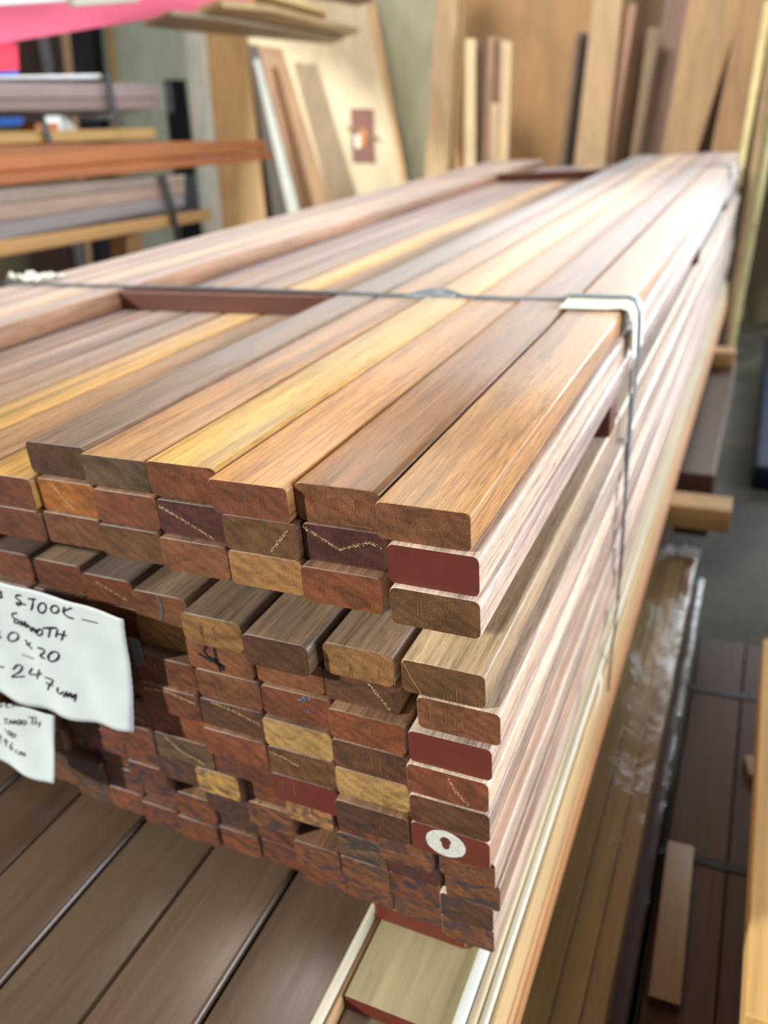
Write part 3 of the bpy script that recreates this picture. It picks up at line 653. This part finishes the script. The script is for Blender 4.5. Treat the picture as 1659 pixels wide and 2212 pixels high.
# dark boards in a low strapped pack by the aisle
PZ = -1.05
lp = empty('low_board_pack', (.32, .5, PZ)); props(lp, 'low pack of dark brown boards with black straps on the floor at right', 'timber pack')
for i, (x0, x1) in enumerate(((.156, .160), (.162, .275), (.277, .40), (.402, .53))):
    for lay in range(3):
        q = box('board', x0, x1, -.6, 1.44 - .005 * lay, PZ - .04 * (lay + 1) + .001, PZ - .04 * lay, MDK, lin([(96, 72, 58), (106, 78, 60), (92, 68, 54), (88, 66, 54)][i]), bev=.003)
        q.parent = lp; q.location = Vector(q.location) - Vector((.32, .5, PZ))
for y, k in ((.66, .0), (1.20, .0)):
    link('pack_strap', tube_me([(.150 - .32, y - .5, .0015), (.535 - .32, y - .5 + .02, .0015), (.539 - .32, y - .5 + .02, -.12)], .010, .0008, (0, 1, 0)), MDSTR, lp)
box('pallet_block', .17, .5, -.5, -.4, FLOOR, PZ - .121, MWX, lin((110, 84, 60)));  props(bpy.data.objects['pallet_block'], 'brown pallet block under the near end of the low pack', 'block')
q = box('pallet_block', .17, .5, 1.2, 1.3, FLOOR, PZ - .121, MWX, lin((110, 84, 60))); props(q, 'brown pallet block under the far end of the low pack', 'block')
me = board_mesh(.050, .022, .335, .002, 1); o = link('offcut', me, [MPI, ME], None, lin((190, 158, 122))); o.location = (.222, .338, PZ + .0235); o.rotation_euler = (0, 0, math.radians(1.5)); o['end_col'] = list(lin((96, 60, 44))); o['smudge'] = 0.0
props(o, 'light brown offcut lying on the dark board pack at lower right', 'offcut')
o = box('offcut', .295, .40, .93, .99, PZ + .0012, PZ + .018, MPI, lin((172, 156, 128)), rz=.25); props(o, 'small cream offcut at the right edge on the dark board pack', 'offcut')
# yellow pine pack at the lower right edge
yp = empty('pine_board_pack', (.5, -.1, -.70)); props(yp, 'yellow pine board pack cut off by the lower right edge', 'timber pack')
for (x0, z1, z0, y1, c_) in ((.283, -.70, -.742, .145, (198, 150, 84)), ):
    pass
def ypb(x0, x1, y0, y1, z0, z1, c_):
    q = box('board', x0, x1, y0, y1, z0, z1, MPI, lin(c_), bev=.003); q.parent = yp; q.location = Vector(q.location) - Vector((.5, -.1, -.70)); return q
ypb(.288, .62, .13, .95, -.742, -.70, (192, 152, 92)); ypb(.290, .62, -.5, .90, -.79, -.7435, (186, 144, 92)); ypb(.30, .62, -.5, .8, -.84, -.7915, (196, 150, 90))
ypb(.56, .62, -.5, .8, FLOOR, -.8415, (150, 116, 76))
# dark navy tarpaulin on the floor
o = box('folded_tarpaulin', .262, .95, 3.25, 5.6, FLOOR + .001, FLOOR + .12, MNAVY, bev=.02); props(o, 'dark navy folded tarpaulin on the concrete at the right edge', 'tarpaulin')
# unseen pack added beyond the aisle to shade the low pack
ap = box('timber_pack', .80, 1.9, .3, 3.0, FLOOR + .001, -.42, MDK, lin((120, 92, 66))); props(ap, 'unseen brown timber pack added beyond the right edge to shade the low pack', 'timber pack')
# small bits beside the bearer
o = box('timber_bearer', .02, .13, 2.05, 3.4, -1.06, -.83, MDK, lin((108, 86, 70)), bev=.004); props(o, 'brown squared timber under the side of the stack behind the bearer', 'timber')

# ------------------------------------------------------------------ racked packs on the left
XR = -2.5
def side_beam(name, x, tl, tr, br, bl, width, m, color=None, parent=None, ext=.12):
    """prism whose side face lies in the plane x; the four pixels mark that face, the body runs away to the left"""
    a, b, c, d = [at(*q, 'x', x) for q in (tl, tr, br, bl)]
    a2 = a + (a - b).normalized() * ext; d2 = d + (d - c).normalized() * ext
    q = [a2, b, c, d2]; v = q + [p + Vector((-width, 0, 0)) for p in q]
    o = link(name, me_from(v, [(0, 1, 2, 3), (4, 5, 6, 7), (0, 1, 5, 4), (1, 2, 6, 5), (2, 3, 7, 6), (3, 0, 4, 7)]), m, parent, color)
    bevel_mod(o, .006, 2); return o
o = side_beam('timber_beam', XR, (0, 312), (575, 302), (575, 325), (0, 372), .3, MPI, lin((176, 104, 50))); props(o, 'orange-brown timber on the left rack, upper of the two', 'timber', 'orange timbers on the left rack')
o = side_beam('timber_beam', XR + .03, (0, 374), (592, 327), (592, 343), (0, 402), .33, MPI, lin((170, 96, 48))); props(o, 'orange-brown timber on the left rack, lower and slightly longer', 'timber', 'orange timbers on the left rack')
# wrapped pack below the orange timbers
wp = empty('wrapped_timber_pack', (XR, 2.5, 0)); props(wp, 'plastic-wrapped brown timber pack on a wooden pallet under the orange timbers', 'timber pack')
def par(o, root): o.parent = root; o.matrix_parent_inverse = Matrix.Translation(-Vector(root.location)); return o
rows = [((0, 407), (400, 376), (400, 395), (0, 440), (168, 142, 120)), ((0, 441), (400, 396), (400, 420), (0, 480), (176, 140, 116)), ((0, 481), (400, 421), (400, 445), (0, 520), (150, 134, 128))]
for tl, tr, br, bl, c_ in rows: par(side_beam('board', XR + .01, tl, tr, br, bl, .5, MDK, lin(c_)), wp)
ww = side_beam('plastic_wrap', XR + .022, (0, 405), (440, 375), (455, 450), (0, 524), .53, MWRAP); par(ww, wp)
par(side_beam('pallet_deck', XR + .03, (0, 521), (455, 452), (460, 474), (0, 556), .52, MPI, lin((196, 148, 92))), wp)
blk = at(300, 540, 'x', XR)
for (u0, u1) in ((275, 308),):
    par(side_beam('pallet_block', XR, (u0, 512), (u1, 505), (u1, 560), (u0, 565), .1, MPI, lin((178, 134, 80)), ext=0), wp)
st = [at(350, 378, 'x', XR + .04), at(356, 395, 'x', XR + .04), at(372, 450, 'x', XR + .05), at(384, 520, 'x', XR + .05)]
par(link('pack_strap', tube_me(smooth_path(st, 5), .020, .002, (0, 1, 0)), MDSTR), wp)
# upper rack pack, wrapped, at camera height
up_ = empty('wrapped_board_pack', (XR, 2.5, .3)); props(up_, 'shrink-wrapped taupe board pack at the upper left, strapped', 'timber pack')
par(side_beam('board', XR, (0, 177), (345, 183), (345, 211), (0, 214), .45, MDK, lin((150, 126, 118))), up_)
par(side_beam('board', XR, (0, 215), (345, 212), (345, 236), (0, 240), .45, MDK, lin((142, 110, 98))), up_)
par(side_beam('plastic_wrap', XR + .02, (0, 172), (372, 178), (378, 244), (0, 245), .5, MWRAP), up_)
st = [at(230, 158, 'x', XR + .03), at(238, 190, 'x', XR + .03), at(246, 235, 'x', XR + .03), at(262, 272, 'x', XR + .03)]
par(link('pack_strap', tube_me(smooth_path(st, 5), .018, .002, (0, 1, 0)), MDSTR), up_)
o = side_beam('foam_sheet', XR - .02, (0, 164), (218, 160), (222, 170), (0, 170), .4, MWHITE); props(o, 'white foam sheet lying on the shrink-wrapped pack', 'foam sheet')
o = side_beam('timber_strip', XR + .01, (0, 285), (335, 276), (340, 300), (0, 312), .06, MPI, lin((170, 132, 72))); props(o, 'olive-brown strip lying on top of the orange timbers', 'timber')
o = side_beam('timber_strip', XR - .05, (75, 266), (128, 264), (128, 285), (75, 287), .08, MPI, lin((196, 116, 56)), ext=0); props(o, 'short orange block on the olive strip at left', 'block')
sp_ = [at(93, 262, 'x', XR + .03), at(100, 282, 'x', XR + .03), at(108, 306, 'x', XR + .03)]
props(link('plastic_strap', tube_me(smooth_path(sp_, 4), .016, .002, (0, 1, 0)), MDSTR), 'black strap over the short orange block at left', 'strap')
o = side_beam('blue_sheeting', -3.3, (0, 254), (52, 252), (52, 270), (0, 272), .2, MBLUEB); props(o, 'bright blue sheeting between the wrapped pack and the olive strip', 'sheeting')
o = side_beam('foam_sheet', -3.0, (130, 246), (136, 246), (170, 282), (132, 282), .1, MWHITE, ext=0); props(o, 'white wedge-shaped foam piece under the shrink-wrapped pack', 'foam sheet')
# rack shelf boards that carry the packs
for z, lab in ((-.40, 'rack shelf beam under the wrapped pallet'),):
    o = box('rack_shelf', -3.4, XR - .02, 1.2, 3.9, -.47, -.43, MDK, lin((120, 92, 60))); props(o, 'dark wooden rack shelf under the pallet at left', 'shelf')
o = box('timber_plank', -2.9, -1.75, 3.9, 5.0, -.36, -.33, MPI, lin((150, 122, 70)), bev=.004); props(o, 'olive plank platform between the left rack and the pale leaning sheet', 'plank')
for x, y in ((-3.3, 1.3), (-3.3, 3.8), (-2.56, 1.3)):
    o = box('rack_post', x - .04, x + .04, y - .04, y + .04, FLOOR, -.47, MDARK); props(o, {(-3.3, 1.3): 'rear near', (-3.3, 3.8): 'rear far', (-2.56, 1.3): 'front near'}[(x, y)] + ' dark post carrying the left rack shelf', 'post', 'rack posts')
for x in (-2.8, -1.85):
    for y in (4.0, 4.9):
        o = box('rack_post', x - .03, x + .03, y - .03, y + .03, FLOOR, -.36, MDARK); props(o, f'dark post under the olive plank platform, {"left" if x < -2 else "right"} {"near" if y < 4.5 else "far"} one', 'post', 'rack posts')
# overhead shelf at the top left
def top_beam(name, z, th, pts, m, color, label, cat, group=None):
    """flat piece overhead: underside polygon given by pixels in the plane z"""
    q = [at(u, v, 'z', z) for u, v in pts]; n = len(q)
    v = q + [p + Vector((0, 0, th)) for p in q]
    o = link(name, me_from(v, [tuple(range(n)), tuple(range(n, 2 * n))] + [(i, (i + 1) % n, n + (i + 1) % n, n + i) for i in range(n)]), m, None, color)
    bevel_mod(o, .004, 2); props(o, label, cat, group); return o
go = 'boards on the overhead shelf'
top_beam('overhead_board', .72, .02, ((312, 56), (400, 68), (716, 96), (742, 86), (470, 44), (370, 34)), MDK, lin((150, 136, 112)), 'grey-brown board forming the lowest underside of the overhead shelf', 'board', go)
top_beam('overhead_board', .745, .03, ((430, 30), (742, 82), (776, 72), (590, 26), (480, 16)), MDK, lin((196, 168, 120)), 'pale-edged overhead board reaching furthest right', 'board', go)
top_beam('overhead_board', .78, .03, ((540, 18), (700, 50), (706, 30), (600, 0), (560, -10)), MPI, lin((206, 176, 110)), 'short yellow board near the right end of the overhead shelf', 'board', go)
top_beam('overhead_board', .90, .03, ((540, -30), (770, 14), (806, 4), (700, -30)), MDK, lin((120, 100, 78)), 'dark board highest on the overhead shelf', 'board', go)
def vsheet(name, pts, x, th, m, color, label, cat, group=None):
    q = [at(u, v, 'x', x) for u, v in pts]; n = len(q); v = q + [p + Vector((-th, 0, 0)) for p in q]
    o = link(name, me_from(v, [tuple(range(n)), tuple(range(n, 2 * n))] + [(i, (i + 1) % n, n + (i + 1) % n, n + i) for i in range(n)]), m, None, color); bevel_mod(o, .004, 2); props(o, label, cat, group); return o
vsheet('pink_sheet', ((-40, 14), (150, -4), (560, -60), (558, 2), (300, 45), (0, 95), (-40, 102)), -2.6, .03, MPINK, None, 'large pink foam sheet hanging off the overhead shelf at top left', 'foam sheet')
vsheet('pink_sheet', ((-40, 96), (22, 92), (38, 96), (42, 152), (-40, 154)), -2.9, .03, MHOT, None, 'brighter red-pink sheet below the large pink sheet at left edge', 'foam sheet')
vsheet('foam_board', ((-40, -40), (156, -40), (156, 2), (-40, 14)), -2.15, .03, MWHITE, None, 'pale grey-white board above the pink sheet', 'foam sheet')
vsheet('foam_board', ((157, -40), (330, -40), (300, 4), (160, 14)), -2.12, .03, MPI, lin((200, 196, 176)), 'cream board lying over the pink sheet beside the pale board', 'board')
vsheet('blue_sheeting', ((-40, 152), (40, 152), (40, 166), (-40, 166)), -2.95, .03, MBLUEB, None, 'blue sheeting under the red-pink sheet at left edge', 'sheeting')
for x, y in ((-2.35, .9),):
    pass

# ------------------------------------------------------------------ boards leaning at the back
def lean(name, tl, tr, br, bl, y0, th, m, color, label, cat='board', group='boards leaning at the back wall', k=.16, top=None, floor=True):
    q = [at_plane(*p_, y0, k) for p_ in (tl, tr, br, bl)]
    a, b, c, d = q
    if floor:
        c = c + (c - b) * ((c.z - FLOOR - .01) / (b.z - c.z)); d = d + (d - a) * ((d.z - FLOOR - .01) / (a.z - d.z))
    if top:
        b = b + (b - c).normalized() * top; a = a + (a - d).normalized() * top
    o = link(name, slab_me([a, b, c, d], th), m, None, color); bevel_mod(o, .003, 2)
    # texture space: put the origin on the piece so that grain runs up it
    ctr = (a + b + c + d) / 4; o.data.transform(Matrix.Translation(-ctr)); o.location = ctr
    props(o, label, cat, group); return o
# left to right
lean('standing_board', (38, 60), (75, 55), (100, 170), (44, 175), 5.45, .02, MSV, lin((82, 62, 58)), 'purplish-brown board leaning at far left under the pink sheet', top=.3)
lean('standing_board', (76, 55), (96, 50), (116, 170), (96, 172), 5.25, .02, MSV, lin((126, 122, 126)), 'grey board leaning beside the purplish-brown one', top=.3)
lean('standing_board', (97, 50), (124, 50), (142, 170), (117, 172), 5.3, .02, MSV, lin((70, 62, 58)), 'dark grey-brown board between the grey board and the thin tan batten', top=.3)
lean('standing_batten', (128, 50), (144, 50), (156, 170), (142, 172), 5.2, .02, MSV, lin((196, 164, 124)), 'thin tan batten leaning against the black boards', 'batten', top=.3)
lean('standing_board', (146, 45), (196, 45), (212, 165), (158, 168), 5.35, .02, MDARK, None, 'charcoal board right of the thin tan batten', top=.3)
lean('standing_board', (194, 45), (214, 45), (224, 165), (208, 168), 5.3, .02, MBLACK, None, 'black board beside the charcoal board', top=.3)
lean('plywood_sheet', (206, 50), (404, 50), (412, 300), (236, 300), 5.75, .018, MPLY, lin((176, 182, 164)), 'greenish-grey plywood sheet leaning behind the wrapped pack', 'plywood sheet', top=.3)
lean('standing_batten', (228, 58), (242, 58), (254, 180), (238, 180), 5.6, .015, MSV, lin((178, 150, 104)), 'narrow tan batten on the greenish-grey sheet', 'batten', top=.3)
lean('black_panel', (352, 172), (398, 172), (412, 300), (366, 300), 5.45, .02, MBLACK, None, 'black panel standing behind the end of the wrapped pack', 'panel')
lean('standing_board', (396, 60), (441, 60), (462, 300), (414, 300), 5.55, .02, MSV, lin((204, 200, 184)), 'whitish board left of the tan plywood strip', top=.3)
lean('standing_board', (441, 60), (530, 60), (556, 300), (460, 300), 5.6, .018, MPLY, lin((196, 154, 104)), 'tan plywood strip between the whitish board and the leaning sheet', 'plywood strip', top=.3)
lean('plywood_sheet', (528, 50), (800, 50), (872, 400), (600, 400), 5.45, .018, MPLY, lin((206, 186, 152)), 'large pale plywood sheet with a red-brown stencil mark', 'plywood sheet', top=.35)
lean('standing_board', (556, 98), (606, 104), (710, 440), (650, 450), 5.25, .02, MSV, lin((158, 118, 82)), 'brown board imitating the shadow band at the left of the large pale sheet')  # cast shadow on the sheet, built as a brown board
lean('standing_board', (548, 128), (560, 128), (642, 440), (620, 448), 5.15, .02, MSV, lin((188, 186, 176)), 'slim whitish board leaning left of the brown shadow-band board', 'board')
lean('standing_board', (536, 96), (556, 96), (618, 330), (570, 330), 5.40, .015, MSV, lin((70, 52, 38)), 'dark brown board standing in for the shaded gap beside the tan plywood strip')  # dark colour stands for the shade inside the open gap
lean('standing_batten', (792, 0), (806, 0), (880, 400), (868, 402), 5.35, .02, MSV, lin((196, 156, 110)), 'slim tan batten leaning along the right edge of the large pale sheet', 'batten', top=.4)
lean('plywood_sheet', (800, 0), (946, 0), (930, 400), (870, 400), 5.85, .018, MPLY, lin((180, 176, 146)), 'grey-green plywood sheet behind the slim tan batten', 'plywood sheet', top=.3)
lean('standing_board', (942, 0), (992, 0), (968, 380), (916, 392), 5.15, .022, MSV, lin((190, 158, 118)), 'tall tan board left of the large brown plywood sheet', top=.4)
lean('standing_board', (992, 0), (1003, 0), (980, 378), (969, 380), 5.2, .03, MSV, lin((206, 170, 120)), 'narrow light strip against the tall tan board', 'board', top=.4)
lean('plywood_sheet', (985, 0), (1300, 0), (1262, 350), (960, 380), 5.75, .018, MPLY, lin((186, 144, 94)), 'large brown plywood sheet behind the short battens', 'plywood sheet', top=.4)
gb = 'short offcuts standing in front of the large brown sheet'
lean('standing_batten', (1005, 84), (1027, 84), (1026, 374), (1003, 376), 5.05, .02, MSV, lin((238, 214, 168)), 'cream batten, leftmost of the short offcuts', 'batten', gb, top=0)
lean('standing_batten', (1028, 80), (1053, 80), (1046, 372), (1027, 374), 5.12, .02, MSV, lin((112, 82, 56)), 'dark brown batten beside the leftmost cream one', 'batten', gb)
lean('standing_batten', (1054, 80), (1070, 78), (1058, 370), (1042, 370), 5.08, .02, MSV, lin((178, 142, 112)), 'pinkish-brown narrow batten in the middle of the short offcuts', 'batten', gb)
lean('standing_batten', (1061, 222), (1078, 222), (1076, 368), (1058, 370), 5.02, .02, MSV, lin((214, 190, 150)), 'shortest pale batten in front of the pinkish-brown one', 'batten', gb)
lean('standing_batten', (1070, 78), (1084, 80), (1080, 368), (1070, 368), 5.12, .02, MSV, lin((150, 118, 92)), 'brown batten behind the shortest pale one', 'batten', gb)
lean('standing_batten', (1083, 86), (1105, 90), (1096, 364), (1077, 368), 5.0, .02, MSV, lin((236, 204, 160)), 'cream batten, rightmost of the short offcuts', 'batten', gb)
lean('standing_batten', (1244, 70), (1256, 70), (1222, 345), (1208, 345), 5.25, .02, MSV, lin((132, 112, 88)), 'grey-brown slat left of the dark slat', 'batten', gb)
lean('standing_batten', (1256, 70), (1274, 72), (1240, 345), (1222, 345), 5.30, .02, MSV, lin((66, 50, 38)), 'dark slat beside the broad light tan board', 'batten', gb)
lean('standing_board', (1281, 0), (1345, 0), (1308, 345), (1242, 345), 5.1, .022, MSV, lin((208, 174, 130)), 'broad light tan board right of the dark slat', top=.4)
lean('standing_board', (1345, 8), (1375, 10), (1322, 345), (1308, 345), 5.17, .022, MSV, lin((186, 146, 118)), 'pinkish narrow board against the broad light tan board')
lean('standing_board', (1372, 0), (1440, 0), (1385, 345), (1322, 345), 5.52, .022, MSV, lin((140, 112, 84)), 'shadowed brown board behind the pinkish one', top=.4)
lean('standing_batten', (1400, 60), (1428, 60), (1376, 345), (1360, 345), 5.25, .022, MSV, lin((158, 132, 102)), 'slim brown board with its top in view, right of the pinkish one', 'batten')
lean('standing_board', (1438, 0), (1490, 0), (1432, 335), (1376, 345), 5.40, .03, MSV, lin((150, 122, 106)), 'greyish-pink board left of the two broad tan boards', top=.4)
lean('standing_board', (1488, 0), (1608, 0), (1505, 330), (1428, 335), 5.30, .022, MSV, lin((198, 162, 118)), 'broad tan board, left of the two that cross above the stack end', top=.4)
lean('standing_board', (1600, 0), (1662, 0), (1602, 330), (1535, 330), 5.25, .022, MSV, lin((190, 150, 106)), 'broad tan board, right of the two that cross above the stack end', top=.4)
lean('standing_board', (1540, 0), (1620, 0), (1560, 330), (1500, 330), 5.62, .02, MSV, lin((84, 66, 48)), 'dark board standing in for the shaded gap between the two broad tan boards', top=.4)  # shade between the tan boards, built as a dark board
# stencil mark on the large pale sheet
def on_sheet(u, v): return at_plane(u, v, 5.435, .16)
sh = [o for o in bpy.data.objects if o.get('label') == 'large pale plywood sheet with a red-brown stencil mark'][0]
def mark(name, pts, m, label=None, dy=0.0):
    q = [at_plane(u, v, 5.443 - dy, .16) for u, v in pts]; n = len(q)
    v = q + [p + Vector((0, .003, 0)) for p in q]
    o = link(name, me_from([p - sh.location for p in v], [tuple(range(n)), tuple(range(n, 2 * n))] + [(i, (i + 1) % n, n + (i + 1) % n, n + i) for i in range(n)]), m, sh)
    if label: o['label'] = label
mark('stencil_mark', ((757, 234), (806, 236), (809, 352), (761, 351)), MRUST, 'faded red-brown stencilled rectangle')
mark('stencil_mark', ((766, 292), (778, 290), (780, 320), (768, 320)), MCARD, 'pale notch in the stencil', .004)
mark('stencil_mark', ((778, 280), (790, 276), (792, 300), (786, 318), (778, 320)), plain('orange_paint', lin((196, 118, 60))), 'orange dab on the stencil', .006)
mark('stencil_mark', ((744, 276), (770, 272), (800, 284), (826, 306), (796, 300), (766, 290)), plain('rust_brown_smear', lin((120, 92, 66))), 'brown smear across the stencil', .002)
# long mouldings leaning at the right, from the floor past the stack end
gl_ = 'long mouldings leaning past the stack end'
for i, (tl, tr, br, bl, c_, lab) in enumerate((((1652, 0), (1672, 0), (1600, 400), (1588, 400), (244, 226, 160), 'bright yellow-cream moulding, leftmost of the long leaning ones'),
    ((1673, 0), (1690, 0), (1566, 830), (1552, 830), (176, 146, 104), 'brown moulding right of the bright yellow-cream one'),
    ((1668, 140), (1682, 140), (1532, 965), (1520, 965), (186, 176, 128), 'olive-cream moulding, middle of the long leaning ones'),
    ((1684, 140), (1700, 140), (1546, 968), (1534, 968), (214, 206, 150), 'pale green-cream moulding, rightmost of the long leaning ones'))):
    lean('long_moulding', tl, tr, br, bl, 4.55 + .03 * i, .018, MSV, lin(c_), lab, 'moulding', gl_, k=.70, floor=False)
